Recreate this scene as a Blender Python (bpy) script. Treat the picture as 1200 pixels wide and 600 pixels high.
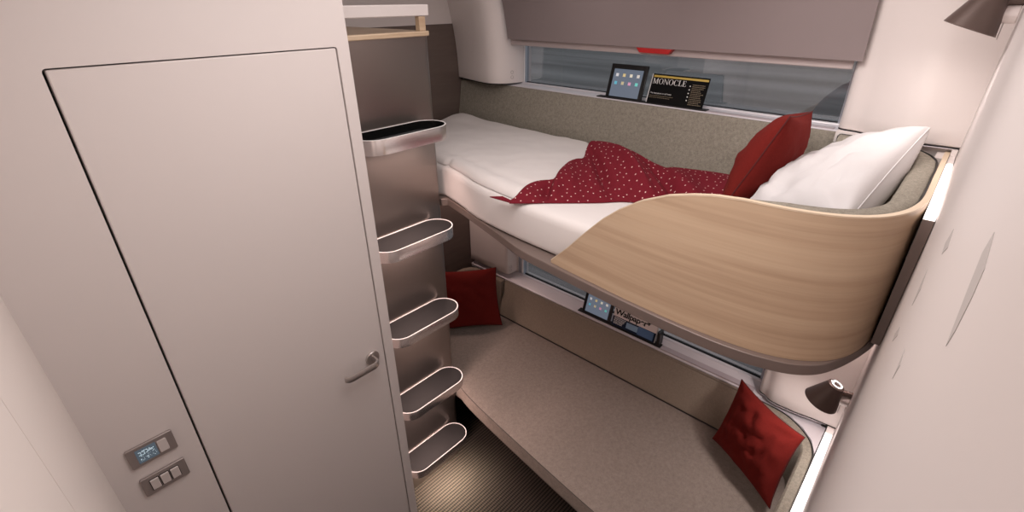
import bpy, bmesh, math, random
from math import sin, cos, pi, radians, sqrt, atan2
from mathutils import Vector, Matrix, noise

for o in list(bpy.data.objects):
    bpy.data.objects.remove(o, do_unlink=True)
S = bpy.context.scene
COL = S.collection

# ------------------------------------------------------------------ camera
def make_camera():
    a, b, c = radians(42.525), radians(27.845), radians(-0.28)
    f = 572.73                                   # pixels at 1200 wide
    fw = Vector((cos(a)*cos(b), sin(a)*cos(b), -sin(b)))
    r = Vector((sin(a), -cos(a), 0)); u = r.cross(fw)
    R = cos(c)*r + sin(c)*u; U = -sin(c)*r + cos(c)*u
    cd = bpy.data.cameras.new('camera'); cam = bpy.data.objects.new('camera', cd)
    COL.objects.link(cam)
    m = Matrix((R, U, -fw)).transposed().to_4x4(); m.translation = (0, 0, 2.2)
    cam.matrix_world = m
    cd.sensor_fit = 'HORIZONTAL'; cd.sensor_width = 36; cd.lens = 36*f/1200
    cd.clip_start = 0.01; cd.clip_end = 200
    S.camera = cam
make_camera()

# ------------------------------------------------------------------ light
S.view_settings.view_transform = 'Standard'
S.view_settings.look = 'None'
S.view_settings.gamma = 1.0
S.view_settings.use_curve_mapping = False
S.view_settings.exposure = 0.0
w = bpy.data.worlds.new('dusk'); S.world = w; w.use_nodes = True
w.node_tree.nodes['Background'].inputs[0].default_value = (0.56, 0.575, 0.60, 1)
w.node_tree.nodes['Background'].inputs[1].default_value = 1.0

def area(name, loc, aim, sx, sy, power, color, spread=180):
    l = bpy.data.lights.new(name, 'AREA'); l.shape = 'RECTANGLE'; l.size = sx; l.size_y = sy
    l.energy = power; l.color = color; l.spread = radians(spread)
    o = bpy.data.objects.new(name, l); COL.objects.link(o); o.location = loc
    d = Vector(aim) - Vector(loc)
    o.rotation_euler = d.to_track_quat('-Z', 'Y').to_euler()
    return o
area('ceiling_and_fill_light', (0.62, 0.55, 2.485), (0.62, 0.55, 0), 0.75, 0.75, 11, (1.0, 0.935, 0.91))
area('ceiling_and_fill_light', (1.35, 1.15, 2.485), (1.45, 1.15, 0), 0.4, 1.2, 3.4, (1.0, 0.935, 0.91))

area('ceiling_and_fill_light', (1.25, 0.45, 2.485), (1.83, 0.13, 1.75), 0.25, 0.25, 2.4, (1.0, 0.92, 0.89), 110)  # added fill without a fixture, brightens the right window column

# ------------------------------------------------------------------ materials
def nt(name):
    m = bpy.data.materials.new(name); m.use_nodes = True
    return m, m.node_tree.nodes, m.node_tree.links, m.node_tree.nodes['Principled BSDF']
def simple(name, col, rough=0.5, metal=0.0, coat=0.0, emit=None, estr=0.0, sheen=0.0):
    m, n, l, p = nt(name)
    p.inputs['Base Color'].default_value = (*col, 1); p.inputs['Roughness'].default_value = rough
    p.inputs['Metallic'].default_value = metal; p.inputs['Coat Weight'].default_value = coat
    p.inputs['Coat Roughness'].default_value = 0.25
    if sheen: p.inputs['Sheen Weight'].default_value = sheen
    if emit:
        p.inputs['Emission Color'].default_value = (*emit, 1); p.inputs['Emission Strength'].default_value = estr
    return m
def mapped(n, l, scale, coord='Object'):
    tc = n.new('ShaderNodeTexCoord'); mp = n.new('ShaderNodeMapping')
    mp.inputs['Scale'].default_value = scale
    l.new(tc.outputs[coord], mp.inputs[0]); return mp.outputs[0]
def felt(name, c1, c2, scale=55, bump=0.25):
    m, n, l, p = nt(name)
    v = mapped(n, l, (1, 1, 1))
    t = n.new('ShaderNodeTexNoise'); t.inputs['Scale'].default_value = scale; t.inputs['Detail'].default_value = 8
    t.inputs['Roughness'].default_value = 1.0
    l.new(v, t.inputs[0])
    t2 = n.new('ShaderNodeTexNoise'); t2.inputs['Scale'].default_value = scale*9; t2.inputs['Detail'].default_value = 2
    l.new(v, t2.inputs[0])
    r = n.new('ShaderNodeValToRGB'); r.color_ramp.elements[0].position = 0.36; r.color_ramp.elements[1].position = 0.64
    r.color_ramp.elements[0].color = (*c1, 1); r.color_ramp.elements[1].color = (*c2, 1)
    l.new(t.outputs[0], r.inputs[0]); l.new(r.outputs[0], p.inputs['Base Color'])
    b = n.new('ShaderNodeBump'); b.inputs['Strength'].default_value = bump; b.inputs['Distance'].default_value = 0.002
    l.new(t2.outputs[0], b.inputs['Height']); l.new(b.outputs[0], p.inputs['Normal'])
    p.inputs['Roughness'].default_value = 0.95; p.inputs['Specular IOR Level'].default_value = 0.15
    return m
def cloth(name, col, rough=0.85, bump=0.15, scale=(420, 420, 420)):
    m, n, l, p = nt(name)
    v = mapped(n, l, scale)
    t = n.new('ShaderNodeTexNoise'); t.inputs['Scale'].default_value = 1; l.new(v, t.inputs[0])
    b = n.new('ShaderNodeBump'); b.inputs['Strength'].default_value = bump; b.inputs['Distance'].default_value = 0.002
    l.new(t.outputs[0], b.inputs['Height']); l.new(b.outputs[0], p.inputs['Normal'])
    p.inputs['Base Color'].default_value = (*col, 1); p.inputs['Roughness'].default_value = rough
    p.inputs['Sheen Weight'].default_value = 0.1
    return m
def wood(name, c1, c2, c3, scale=(1.2, 34, 1), coord='UV', rough=0.45, coat=0.1):
    m, n, l, p = nt(name)
    v = mapped(n, l, scale, coord)
    t = n.new('ShaderNodeTexNoise'); t.inputs['Scale'].default_value = 1; t.inputs['Detail'].default_value = 6
    t.inputs['Roughness'].default_value = 0.62; t.inputs['Distortion'].default_value = 0.12
    l.new(v, t.inputs[0])
    r = n.new('ShaderNodeValToRGB'); e = r.color_ramp.elements
    e[0].position = 0.3; e[0].color = (*c1, 1); e[1].position = 0.72; e[1].color = (*c3, 1)
    k = e.new(0.5); k.color = (*c2, 1)
    l.new(t.outputs[0], r.inputs[0])
    v2 = mapped(n, l, tuple(s*q for s, q in zip(scale, (4, 7, 1))), coord)
    t2 = n.new('ShaderNodeTexNoise'); t2.inputs['Scale'].default_value = 1; t2.inputs['Detail'].default_value = 3
    l.new(v2, t2.inputs[0])
    mx = n.new('ShaderNodeMixRGB'); mx.blend_type = 'MULTIPLY'; mx.inputs[0].default_value = 0.16
    l.new(r.outputs[0], mx.inputs[1]); l.new(t2.outputs[0], mx.inputs[2])
    l.new(mx.outputs[0], p.inputs['Base Color'])
    p.inputs['Roughness'].default_value = rough; p.inputs['Coat Weight'].default_value = coat
    return m
def dotted(name):
    m, n, l, p = nt(name)
    v = mapped(n, l, (1, 1, 0.35), 'UV')
    vo = n.new('ShaderNodeTexVoronoi'); vo.inputs['Scale'].default_value = 38; vo.inputs['Randomness'].default_value = 0.6
    vo.voronoi_dimensions = '2D'
    l.new(v, vo.inputs[0])
    lt = n.new('ShaderNodeMath'); lt.operation = 'LESS_THAN'; lt.inputs[1].default_value = 0.08
    l.new(vo.outputs['Distance'], lt.inputs[0])
    mx = n.new('ShaderNodeMixRGB'); mx.inputs[1].default_value = (0.150, 0.006, 0.015, 1); mx.inputs[2].default_value = (0.75, 0.5, 0.47, 1)
    l.new(lt.outputs[0], mx.inputs[0]); l.new(mx.outputs[0], p.inputs['Base Color'])
    p.inputs['Roughness'].default_value = 0.85; p.inputs['Specular IOR Level'].default_value = 0.25
    return m
def carpet(name):
    m, n, l, p = nt(name)
    v = mapped(n, l, (1, 1, 1))
    sp = n.new('ShaderNodeSeparateXYZ'); l.new(v, sp.inputs[0])
    def wave(sock, per):
        a = n.new('ShaderNodeMath'); a.operation = 'MULTIPLY'; a.inputs[1].default_value = 2*pi/per; l.new(sock, a.inputs[0])
        b = n.new('ShaderNodeMath'); b.operation = 'SINE'; l.new(a.outputs[0], b.inputs[0])
        c = n.new('ShaderNodeMath'); c.operation = 'MULTIPLY_ADD'; c.inputs[1].default_value = 0.5; c.inputs[2].default_value = 0.5
        l.new(b.outputs[0], c.inputs[0]); return c.outputs[0]
    wy = wave(sp.outputs[1], 0.016); wx = wave(sp.outputs[0], 0.010)
    mu = n.new('ShaderNodeMath'); mu.operation = 'MULTIPLY_ADD'; mu.inputs[1].default_value = 0.3; l.new(wx, mu.inputs[0])
    m7 = n.new('ShaderNodeMath'); m7.operation = 'MULTIPLY'; m7.inputs[1].default_value = 0.7; l.new(wy, m7.inputs[0]); l.new(m7.outputs[0], mu.inputs[2])
    r = n.new('ShaderNodeValToRGB'); r.color_ramp.elements[0].position = 0.28; r.color_ramp.elements[1].position = 0.62
    r.color_ramp.elements[0].color = (0.008, 0.006, 0.005, 1); r.color_ramp.elements[1].color = (0.060, 0.045, 0.034, 1)
    l.new(mu.outputs[0], r.inputs[0]); l.new(r.outputs[0], p.inputs['Base Color'])
    b = n.new('ShaderNodeBump'); b.inputs['Strength'].default_value = 0.6; b.inputs['Distance'].default_value = 0.004
    l.new(mu.outputs[0], b.inputs['Height']); l.new(b.outputs[0], p.inputs['Normal'])
    p.inputs['Roughness'].default_value = 0.95
    return m
def glassmat(name):
    m = bpy.data.materials.new(name); m.use_nodes = True; n = m.node_tree.nodes; l = m.node_tree.links; n.clear()
    out = n.new('ShaderNodeOutputMaterial'); mix = n.new('ShaderNodeMixShader'); tr = n.new('ShaderNodeBsdfTransparent')
    tr.inputs[0].default_value = (0.80, 0.80, 0.81, 1)
    gl = n.new('ShaderNodeBsdfGlossy'); gl.inputs['Roughness'].default_value = 0.02
    gl.inputs['Color'].default_value = (0.8, 0.82, 0.85, 1)
    lw = n.new('ShaderNodeLayerWeight'); lw.inputs[0].default_value = 0.5
    pw = n.new('ShaderNodeMath'); pw.operation = 'POWER'; pw.inputs[1].default_value = 3.0; l.new(lw.outputs['Facing'], pw.inputs[0])
    ma = n.new('ShaderNodeMath'); ma.operation = 'MULTIPLY_ADD'; ma.inputs[1].default_value = 0.6; ma.inputs[2].default_value = 0.12; l.new(pw.outputs[0], ma.inputs[0])
    l.new(ma.outputs[0], mix.inputs[0]); l.new(tr.outputs[0], mix.inputs[1]); l.new(gl.outputs[0], mix.inputs[2]); l.new(mix.outputs[0], out.inputs[0])
    return m
def metal_brushed(name, col, rough=0.35, metal=0.7):
    m, n, l, p = nt(name)
    v = mapped(n, l, (3, 3, 260))
    t = n.new('ShaderNodeTexNoise'); t.inputs['Scale'].default_value = 1; l.new(v, t.inputs[0])
    b = n.new('ShaderNodeBump'); b.inputs['Strength'].default_value = 0.03; b.inputs['Distance'].default_value = 0.001
    l.new(t.outputs[0], b.inputs['Height']); l.new(b.outputs[0], p.inputs['Normal'])
    p.inputs['Base Color'].default_value = (*col, 1); p.inputs['Roughness'].default_value = rough; p.inputs['Metallic'].default_value = metal
    return m
def groundmat(name):
    m, n, l, p = nt(name)
    v = mapped(n, l, (0.5, 0.05, 1))
    t = n.new('ShaderNodeTexNoise'); t.inputs['Scale'].default_value = 1; t.inputs['Detail'].default_value = 5; l.new(v, t.inputs[0])
    r = n.new('ShaderNodeValToRGB'); r.color_ramp.elements[0].position = 0.35; r.color_ramp.elements[1].position = 0.68
    r.color_ramp.elements[0].color = (0.16, 0.165, 0.165, 1); r.color_ramp.elements[1].color = (0.34, 0.35, 0.35, 1)
    l.new(t.outputs[0], r.inputs[0]); l.new(r.outputs[0], p.inputs['Base Color']); p.inputs['Roughness'].default_value = 1
    return m

M = dict(
    wall=simple('painted_panel', (0.66, 0.60, 0.58), 0.42, coat=0.1),
    wall_gloss=simple('gloss_panel', (0.66, 0.60, 0.58), 0.55),
    column=simple('moulded_panel', (0.76, 0.69, 0.665), 0.42, coat=0.1),
    sill=simple('sill_plastic', (0.66, 0.62, 0.65), 0.35, coat=0.2),
    gap=simple('shadow_gap', (0.012, 0.010, 0.010), 0.8),
    brown=wood('brown_laminate', (0.125, 0.092, 0.078), (0.14, 0.103, 0.088), (0.158, 0.118, 0.10), (3, 0.6, 40), 'Object', 0.5),
    tray=simple('brown_lacquer', (0.19, 0.142, 0.125), 0.38, metal=0.15, coat=0.2),
    steel=metal_brushed('bronze_steel', (0.30, 0.262, 0.243), 0.31, 0.9),
    alu=metal_brushed('light_aluminium', (0.74, 0.69, 0.68), 0.24, 0.92),
    rim=simple('bright_rim', (0.92, 0.88, 0.87), 0.3),
    tread=simple('dark_rubber', (0.010, 0.0085, 0.009), 0.6),
    tread_black=simple('black_gloss', (0.006, 0.006, 0.006), 0.18),
    nickel=simple('satin_nickel', (0.55, 0.50, 0.48), 0.32, metal=0.85),
    plate=simple('satin_plate', (0.36, 0.31, 0.295), 0.42, metal=0.6),
    rocker=simple('rocker_plastic', (0.60, 0.54, 0.52), 0.4),
    wood=wood('light_ash', (0.39, 0.255, 0.162), (0.53, 0.375, 0.25), (0.61, 0.45, 0.31), (0.55, 20, 1)),
    woodedge=simple('ash_edge', (0.70, 0.56, 0.41), 0.5),
    board=wood('ash_board', (0.45, 0.31, 0.20), (0.60, 0.45, 0.31), (0.68, 0.53, 0.38), (2, 30, 30), 'Object'),
    felt=felt('grey_felt', (0.155, 0.136, 0.108), (0.37, 0.335, 0.28), 85),
    seat=felt('seat_fabric', (0.205, 0.17, 0.148), (0.34, 0.285, 0.25), 60),
    felt_low=felt('brown_felt', (0.19, 0.152, 0.118), (0.28, 0.228, 0.182), 100),
    piping=simple('black_piping_and_shade', (0.012, 0.010, 0.010), 0.6),
    sheet=cloth('white_cotton', (0.74, 0.69, 0.67)),
    pillow=cloth('white_pillow_cotton', (0.56, 0.535, 0.535)),
    red=felt('red_wool', (0.110, 0.008, 0.006), (0.150, 0.013, 0.010), 120, 0.3),
    redseam=simple('dark_red_seam', (0.07, 0.003, 0.003), 0.8),
    dots=dotted('dotted_red_cotton'),
    carpet=carpet('ribbed_carpet'),
    glass=glassmat('window_glass'),
    blind=cloth('blind_fabric', (0.262, 0.212, 0.21), 0.5, 0.05),
    blindrail=simple('blind_rail', (0.50, 0.42, 0.41), 0.4),
    redtab=simple('red_tab', (0.42, 0.012, 0.012), 0.4),
    frame=simple('window_frame', (0.42, 0.44, 0.50), 0.3, metal=0.6),
    black=simple('black_plastic', (0.010, 0.010, 0.011), 0.3),
    page=simple('page_edges', (0.62, 0.60, 0.60), 0.7),
    lampshade=simple('lamp_brown', (0.115, 0.080, 0.070), 0.38, metal=0.35),
    lampwhite=simple('lamp_mount_white', (0.72, 0.64, 0.62), 0.3, metal=0.2),
    glow=simple('lamp_glow', (1, 1, 1), 0.5, emit=(1, 0.93, 0.88), estr=9),
    ring=simple('ring_glow', (1, 1, 1), 0.5, emit=(1, 0.96, 0.95), estr=1.6),
    led=simple('led_strip', (1, 1, 1), 0.5, emit=(1, 0.74, 0.66), estr=5),
    groove=simple('sill_groove_plastic', (0.45, 0.38, 0.40), 0.45),
    cream=simple('lightened_panel', (0.80, 0.725, 0.68), 0.4, coat=0.1),  # albedo raised to stand in for brighter light on the left wall
    reflection=simple('painted_reflection', (0.47, 0.43, 0.415), 0.6),  # grey that stands in for reflections on the right wall
    ground=groundmat('outside_ground'),
    wstrip=simple('opal_strip', (0.85, 0.80, 0.78), 0.4, emit=(1, 0.93, 0.90), estr=1.3),
    lcd=simple('display_dark', (0.05, 0.065, 0.08), 0.2, emit=(0.09, 0.12, 0.15), estr=0.6),
    lcdw=simple('display_white', (0.5, 0.6, 0.65), 0.3, emit=(0.55, 0.68, 0.75), estr=0.6),
)

# ------------------------------------------------------------------ helpers
def finish(name, bm, mat, parent=None, bevel=0, seg=2, smooth=True, sub=0, ang=35):
    bmesh.ops.recalc_face_normals(bm, faces=bm.faces)
    me = bpy.data.meshes.new(name); bm.to_mesh(me); bm.free()
    return finish_me(name, me, mat, parent, bevel, seg, smooth, sub, ang)
def finish_me(name, me, mat, parent=None, bevel=0, seg=2, smooth=True, sub=0, ang=35):
    me.materials.append(mat)
    if smooth:
        for p in me.polygons: p.use_smooth = True
        me.set_sharp_from_angle(angle=radians(ang))
    o = bpy.data.objects.new(name, me); COL.objects.link(o)
    if parent is not None:
        off = Vector((0, 0, 0)); q = parent
        while q is not None: off += q.location; q = q.parent
        o.parent = parent; o.location = -off
    if bevel:
        b = o.modifiers.new('bevel', 'BEVEL'); b.width = bevel; b.segments = seg; b.limit_method = 'ANGLE'; b.angle_limit = radians(40)
        b.harden_normals = False
    if sub:
        s = o.modifiers.new('sub', 'SUBSURF'); s.levels = sub; s.render_levels = sub
    return o
def box(bm, x0, x1, y0, y1, z0, z1):
    v = [bm.verts.new((x, y, z)) for x in (x0, x1) for y in (y0, y1) for z in (z0, z1)]
    for f in ((0, 1, 3, 2), (4, 6, 7, 5), (0, 4, 5, 1), (2, 3, 7, 6), (0, 2, 6, 4), (1, 5, 7, 3)):
        bm.faces.new([v[i] for i in f])
def boxo(name, mat, x0, x1, y0, y1, z0, z1, parent=None, bevel=0, seg=2):
    bm = bmesh.new(); box(bm, x0, x1, y0, y1, z0, z1); return finish(name, bm, mat, parent, bevel, seg)
def prism(bm, pts, z0, z1):
    """polygon in plan, extruded; z0/z1 may be functions of (x,y)"""
    f0 = (lambda x, y: z0) if not callable(z0) else z0
    f1 = (lambda x, y: z1) if not callable(z1) else z1
    a = [bm.verts.new((x, y, f0(x, y))) for x, y in pts]; b = [bm.verts.new((x, y, f1(x, y))) for x, y in pts]
    n = len(pts)
    for i in range(n): bm.faces.new((a[i], a[(i+1) % n], b[(i+1) % n], b[i]))
    bm.faces.new(a[::-1]); bm.faces.new(b)
def loft(bm, rings, closed=True, caps=True, uvs=None):
    V = [[bm.verts.new(p) for p in r] for r in rings]
    n = len(rings[0])
    lay = bm.loops.layers.uv.verify() if uvs else None
    for i in range(len(V)-1):
        for j in range(n if closed else n-1):
            k = (j+1) % n
            f = bm.faces.new((V[i][j], V[i+1][j], V[i+1][k], V[i][k]))
            if uvs:
                for lp, (a, b) in zip(f.loops, ((i, j), (i+1, j), (i+1, k), (i, k))): lp[lay].uv = uvs[a][b]
    if caps and closed:
        bm.faces.new(V[0][::-1]); bm.faces.new(V[-1])
    return V
def smooth_path(pts, n=6):
    """Catmull-Rom through 2D/3D points"""
    P = [Vector(p) for p in pts]; out = []
    for i in range(len(P)-1):
        p0 = P[max(i-1, 0)]; p1 = P[i]; p2 = P[i+1]; p3 = P[min(i+2, len(P)-1)]
        for k in range(n):
            t = k/n
            out.append(0.5*((2*p1)+(p2-p0)*t+(2*p0-5*p1+4*p2-p3)*t*t+(3*p1-p0-3*p2+p3)*t**3))
    out.append(P[-1]); return out
def tube(bm, pts, r, n=10, caps=True):
    P = [Vector(p) for p in pts]; rings = []
    up = Vector((0, 0, 1))
    t0 = (P[1]-P[0]).normalized(); a = up.cross(t0)
    if a.length < 1e-3: a = Vector((1, 0, 0))
    a.normalize()
    for i, p in enumerate(P):
        t = (P[min(i+1, len(P)-1)]-P[max(i-1, 0)]).normalized()
        a = (a - t*a.dot(t)).normalized(); b = t.cross(a)
        rr = r[i] if isinstance(r, (list, tuple)) else r
        rings.append([p + a*cos(2*pi*k/n)*rr + b*sin(2*pi*k/n)*rr for k in range(n)])
    loft(bm, rings, True, caps)
def lathe(bm, prof, base, axis, n=40, caps=False):
    """prof: list of (r, h) along axis from base"""
    ax = Vector(axis).normalized(); a = ax.orthogonal().normalized(); b = ax.cross(a); B = Vector(base)
    rings = [[B + ax*h + a*cos(2*pi*k/n)*r + b*sin(2*pi*k/n)*r for k in range(n)] for r, h in prof]
    loft(bm, rings, True, caps)
def stadium(x0, x1, y0, y1, off=0, n=14):
    r = (y1-y0)/2 - off; cy = (y0+y1)/2; a = x0+(y1-y0)/2; b = x1-(y1-y0)/2
    pts = []
    for k in range(n+1):
        t = -pi/2 + pi*k/n; pts.append((b+r*cos(t), cy+r*sin(t)))
    for k in range(n+1):
        t = pi/2 + pi*k/n; pts.append((a+r*cos(t), cy+r*sin(t)))
    return pts
def empty(name, loc, label=None, cat=None, group=None, kind=None):
    o = bpy.data.objects.new(name, None); COL.objects.link(o); o.location = loc; o.empty_display_size = 0.1
    return tag(o, label, cat, group, kind)
def tag(o, label=None, cat=None, group=None, kind=None):
    if label: o['label'] = label
    if cat: o['category'] = cat
    if group: o['group'] = group
    if kind: o['kind'] = kind
    return o
def st(o): o['kind'] = 'structure'; return o
def text_mesh(s, size, extrude=0.0004, bold=0.0, spacing=1.0):
    c = bpy.data.curves.new('t', 'FONT'); c.body = s; c.size = size; c.extrude = extrude; c.offset = bold; c.space_character = spacing
    o = bpy.data.objects.new('t', c); COL.objects.link(o)
    bpy.context.view_layer.update()
    me = bpy.data.meshes.new_from_object(o.evaluated_get(bpy.context.evaluated_depsgraph_get()))
    bpy.data.objects.remove(o, do_unlink=True); return me
def frame_to_world(me, O, X, Y):
    X = Vector(X).normalized(); Y = Vector(Y).normalized(); Z = X.cross(Y)
    m = Matrix((X, Y, Z)).transposed().to_4x4(); m.translation = O
    me.transform(m)
def quad_slab(bm, O, X, Y, x0, x1, y0, y1, z0, z1):
    """box in a local frame"""
    X = Vector(X).normalized(); Y = Vector(Y).normalized(); Z = X.cross(Y); O = Vector(O)
    v = [bm.verts.new(O+X*x+Y*y+Z*z) for x in (x0, x1) for y in (y0, y1) for z in (z0, z1)]
    for f in ((0, 1, 3, 2), (4, 6, 7, 5), (0, 4, 5, 1), (2, 3, 7, 6), (0, 2, 6, 4), (1, 5, 7, 3)):
        bm.faces.new([v[i] for i in f])
def slabo(name, mat, O, X, Y, x0, x1, y0, y1, z0, z1, parent, bevel=0):
    bm = bmesh.new(); quad_slab(bm, O, X, Y, x0, x1, y0, y1, z0, z1); return finish(name, bm, mat, parent, bevel)
def lerp(a, b, t): return a+(b-a)*t
def interp(tab, x):
    for (a, va), (b, vb) in zip(tab, tab[1:]):
        if x <= b: return va if x <= a else va+(vb-va)*(x-a)/(b-a)
    return tab[-1][1]

# ------------------------------------------------------------------ room shell
YD, YE, YP, XC = 1.30, 2.07, 1.476, 0.765       # door wall, end wall, step panel, door wall's free edge
st(boxo('floor', M['carpet'], -0.2, 2.15, -0.3, 2.2, -0.05, 0.0))
st(boxo('ceiling', M['wall'], -0.2, 2.2, -0.3, 2.2, 2.5, 2.55))

def ring_wall(name, mat, outer, inner, r, y0, y1):
    """wall in an x-z plane with a rounded rectangular hole"""
    (ox0, ox1, oz0, oz1), (ix0, ix1, iz0, iz1) = outer, inner
    n = 6; ins = []; outs = []
    for cx, cz, a0, ocx, ocz in ((ix1-r, iz1-r, 0, ox1, oz1), (ix0+r, iz1-r, 90, ox0, oz1), (ix0+r, iz0+r, 180, ox0, oz0), (ix1-r, iz0+r, 270, ox1, oz0)):
        for k in range(n+1):
            a = radians(a0+90*k/n); ins.append((cx+r*cos(a), cz+r*sin(a)))
            outs.append((ocx, ocz))
    bm = bmesh.new(); N = len(ins)
    fi = [bm.verts.new((x, y0, z)) for x, z in ins]; bi = [bm.verts.new((x, y1, z)) for x, z in ins]
    oc = [(ox1, oz1), (ox0, oz1), (ox0, oz0), (ox1, oz0)]
    fo = [bm.verts.new((x, y0, z)) for x, z in oc]; bo = [bm.verts.new((x, y1, z)) for x, z in oc]
    for c in range(4):
        base = c*(n+1)
        for k in range(n):
            bm.faces.new((fo[c], fi[base+k], fi[base+k+1])); bm.faces.new((bo[c], bi[base+k+1], bi[base+k]))
        e = base+n; e2 = (base+n+1) % N; c2 = (c+1) % 4
        bm.faces.new((fo[c], fi[e], fi[e2], fo[c2])); bm.faces.new((bo[c2], bi[e2], bi[e], bo[c]))
        bm.faces.new((fo[c], fo[c2], bo[c2], bo[c]))
    for i in range(N): bm.faces.new((fi[i], bi[i], bi[(i+1) % N], fi[(i+1) % N]))
    return finish(name, bm, mat, smooth=False)
DX0, DX1, DZ1 = 0.1215, 0.7295, 2.0865
wf = st(ring_wall('wall_far', M['wall'], (-0.18, XC, 0.0, 2.5), (DX0, DX1, 0.012, DZ1), 0.008, YD, YD+0.035))
st(boxo('wall_side', M['wall'], XC-0.03, XC, YD+0.035, 2.2, 0, 2.5))
door = st(boxo('door_1', M['wall'], DX0+0.0055, DX1-0.0035, YD+0.001, YD+0.033, 0.015, DZ1-0.003, None, 0.003))
st(boxo('trim_1', M['gap'], DX0-0.05, DX1+0.004, YD+0.037, YD+0.045, 0.0, DZ1+0.05))
# lever handle (rosette + flat bar lever)
bm = bmesh.new(); lathe(bm, [(0.0, 0), (0.0255, 0), (0.027, 0.002), (0.027, 0.006), (0.025, 0.009), (0.0, 0.009)], (0.6755, YD+0.001, 1.066), (0, -1, 0), 40)
bmesh.ops.remove_doubles(bm, verts=bm.verts, dist=1e-5)
hd = finish('door_handle', bm, M['nickel'], door)
bm = bmesh.new()
path = [(0.6755, YD-0.004, 1.066), (0.6755, YD-0.026, 1.066), (0.6725, YD-0.038, 1.066), (0.662, YD-0.045, 1.066), (0.648, YD-0.047, 1.066), (0.590, YD-0.047, 1.066), (0.567, YD-0.046, 1.066), (0.556, YD-0.041, 1.066), (0.549, YD-0.033, 1.066)]
pp = smooth_path(path, 4)
rings = []
for i, p in enumerate(pp):
    t = (pp[min(i+1, len(pp)-1)]-pp[max(i-1, 0)]).normalized(); s = Vector((0, 0, 1)); nrm = s.cross(t).normalized()
    rings.append([p + s*0.0115*cz + nrm*0.005*cn for cz, cn in ((1, .6), (.7, 1), (-.7, 1), (-1, .6), (-1, -.6), (-.7, -1), (.7, -1), (1, -.6))])
loft(bm, rings); finish('lever', bm, M['nickel'], hd)

# left wall (two panels with a fine joint) and its backing
wl = st(boxo('wall_left', M['cream'], -0.18, -0.08, 0.6615, YD-0.0, 0, 2.5))  # 'cream' is the lightened panel, albedo raised in place of brighter light
st(boxo('wall_left', M['cream'], -0.18, -0.08, -0.25, 0.6595, 0, 2.5))  # 'cream' is the lightened panel here too
st(boxo('trim_2', M['plate'], -0.17, -0.083, 0.6595, 0.6615, 0, 2.5))
# end wall: brown laminate below, white above
st(boxo('wall_end', M['brown'], XC, 2.0, YE, YE+0.05, 0, 2.086))
st(boxo('wall_end', M['wall'], XC, 2.0, YE-0.001, YE+0.05, 2.0865, 2.5))
# right wall
def yw(x, z): return -0.003 + 0.013*(x-1.9) - 0.009*(z-0.7)
bm = bmesh.new()
v = []
for y in (0, -0.06):
    for x, z in ((-0.18, 0), (2.1, 0), (2.1, 2.5), (-0.18, 2.5)): v.append(bm.verts.new((x, yw(x, z)+y, z)))
for f in ((0, 1, 2, 3), (7, 6, 5, 4), (0, 4, 5, 1), (1, 5, 6, 2), (2, 6, 7, 3), (3, 7, 4, 0)): bm.faces.new([v[i] for i in f])
st(finish('wall_right', bm, M['wall_gloss']))

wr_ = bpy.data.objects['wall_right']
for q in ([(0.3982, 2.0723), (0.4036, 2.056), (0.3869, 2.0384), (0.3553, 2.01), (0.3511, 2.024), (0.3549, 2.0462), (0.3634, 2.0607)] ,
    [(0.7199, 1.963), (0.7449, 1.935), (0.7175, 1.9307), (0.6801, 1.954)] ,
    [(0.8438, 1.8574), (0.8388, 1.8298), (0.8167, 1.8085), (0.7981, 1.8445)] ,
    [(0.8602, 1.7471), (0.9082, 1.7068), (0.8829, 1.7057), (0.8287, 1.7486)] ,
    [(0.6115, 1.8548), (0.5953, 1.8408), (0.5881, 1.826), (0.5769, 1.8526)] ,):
    bm = bmesh.new(); loft(bm, [[(x, yw(x, z)+o_, z) for x, z in q] for o_ in (0.0001, 0.0004)]); finish('reflection_streak', bm, M['reflection'], wr_, smooth=False)  # thin grey shapes paint grazing reflection streaks onto the wall

# window wall: bands above, between and below two windows
XW = 1.95
for z0, z1 in ((0, 0.67), (1.40, 1.79), (2.28, 2.5)):
    st(boxo('wall_window', M['column'], XW, XW+0.1, -0.25, YE, z0, z1))
for y0, y1 in ((-0.25, 0.29), (1.74, YE)):
    for z0, z1 in ((0.67, 1.40), (1.79, 2.28)): st(boxo('wall_window', M['column'], XW, XW+0.1, y0, y1, z0, z1))
def window(name, z0, z1):
    g = st(boxo(name, M['frame'], XW+0.006, XW+0.05, 0.291, 0.312, z0, z1))
    def fr(nm, *a, m='frame'): return boxo(nm, M[m], *a, parent=g)
    fr('window_frame', XW+0.006, XW+0.05, 1.712, 1.739, z0, z1)
    fr('window_frame', XW+0.004, XW+0.012, 1.704, 1.712, z0, z1, m='rim')
    fr('window_frame', XW+0.014, XW+0.05, 0.312, 1.704, z0, z0+0.012)
    fr('window_frame', XW+0.014, XW+0.05, 0.312, 1.704, z1-0.03, z1)
    fr('window_seal', XW+0.024, XW+0.034, 0.313, 1.703, z0+0.0125, z0+0.030, m='black')
    fr('glass_pane', XW+0.026, XW+0.032, 0.313, 1.703, z0+0.030, z1-0.031, m='glass')
    return g
window('window_1', 1.795, 2.275); window('window_2', 0.675, 1.395)
# sills
def sill(zf, zb, zd, name):
    bm = bmesh.new(); rr = []
    for y in (0.045, YE-0.002): rr.append([(1.870, y, zf-0.02), (1.868, y, zf-0.003), (1.872, y, zf), (XW-0.012, y, zb), (XW-0.010, y, zb+0.004), (XW+0.006, y, zb+0.004), (XW+0.006, y, zb-0.03)])
    loft(bm, rr); return st(finish(name, bm, M['sill'], bevel=0))
sill(1.819, 1.821, 0, 'trim_3'); sill(0.686, 0.707, 0, 'trim_4')

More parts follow.
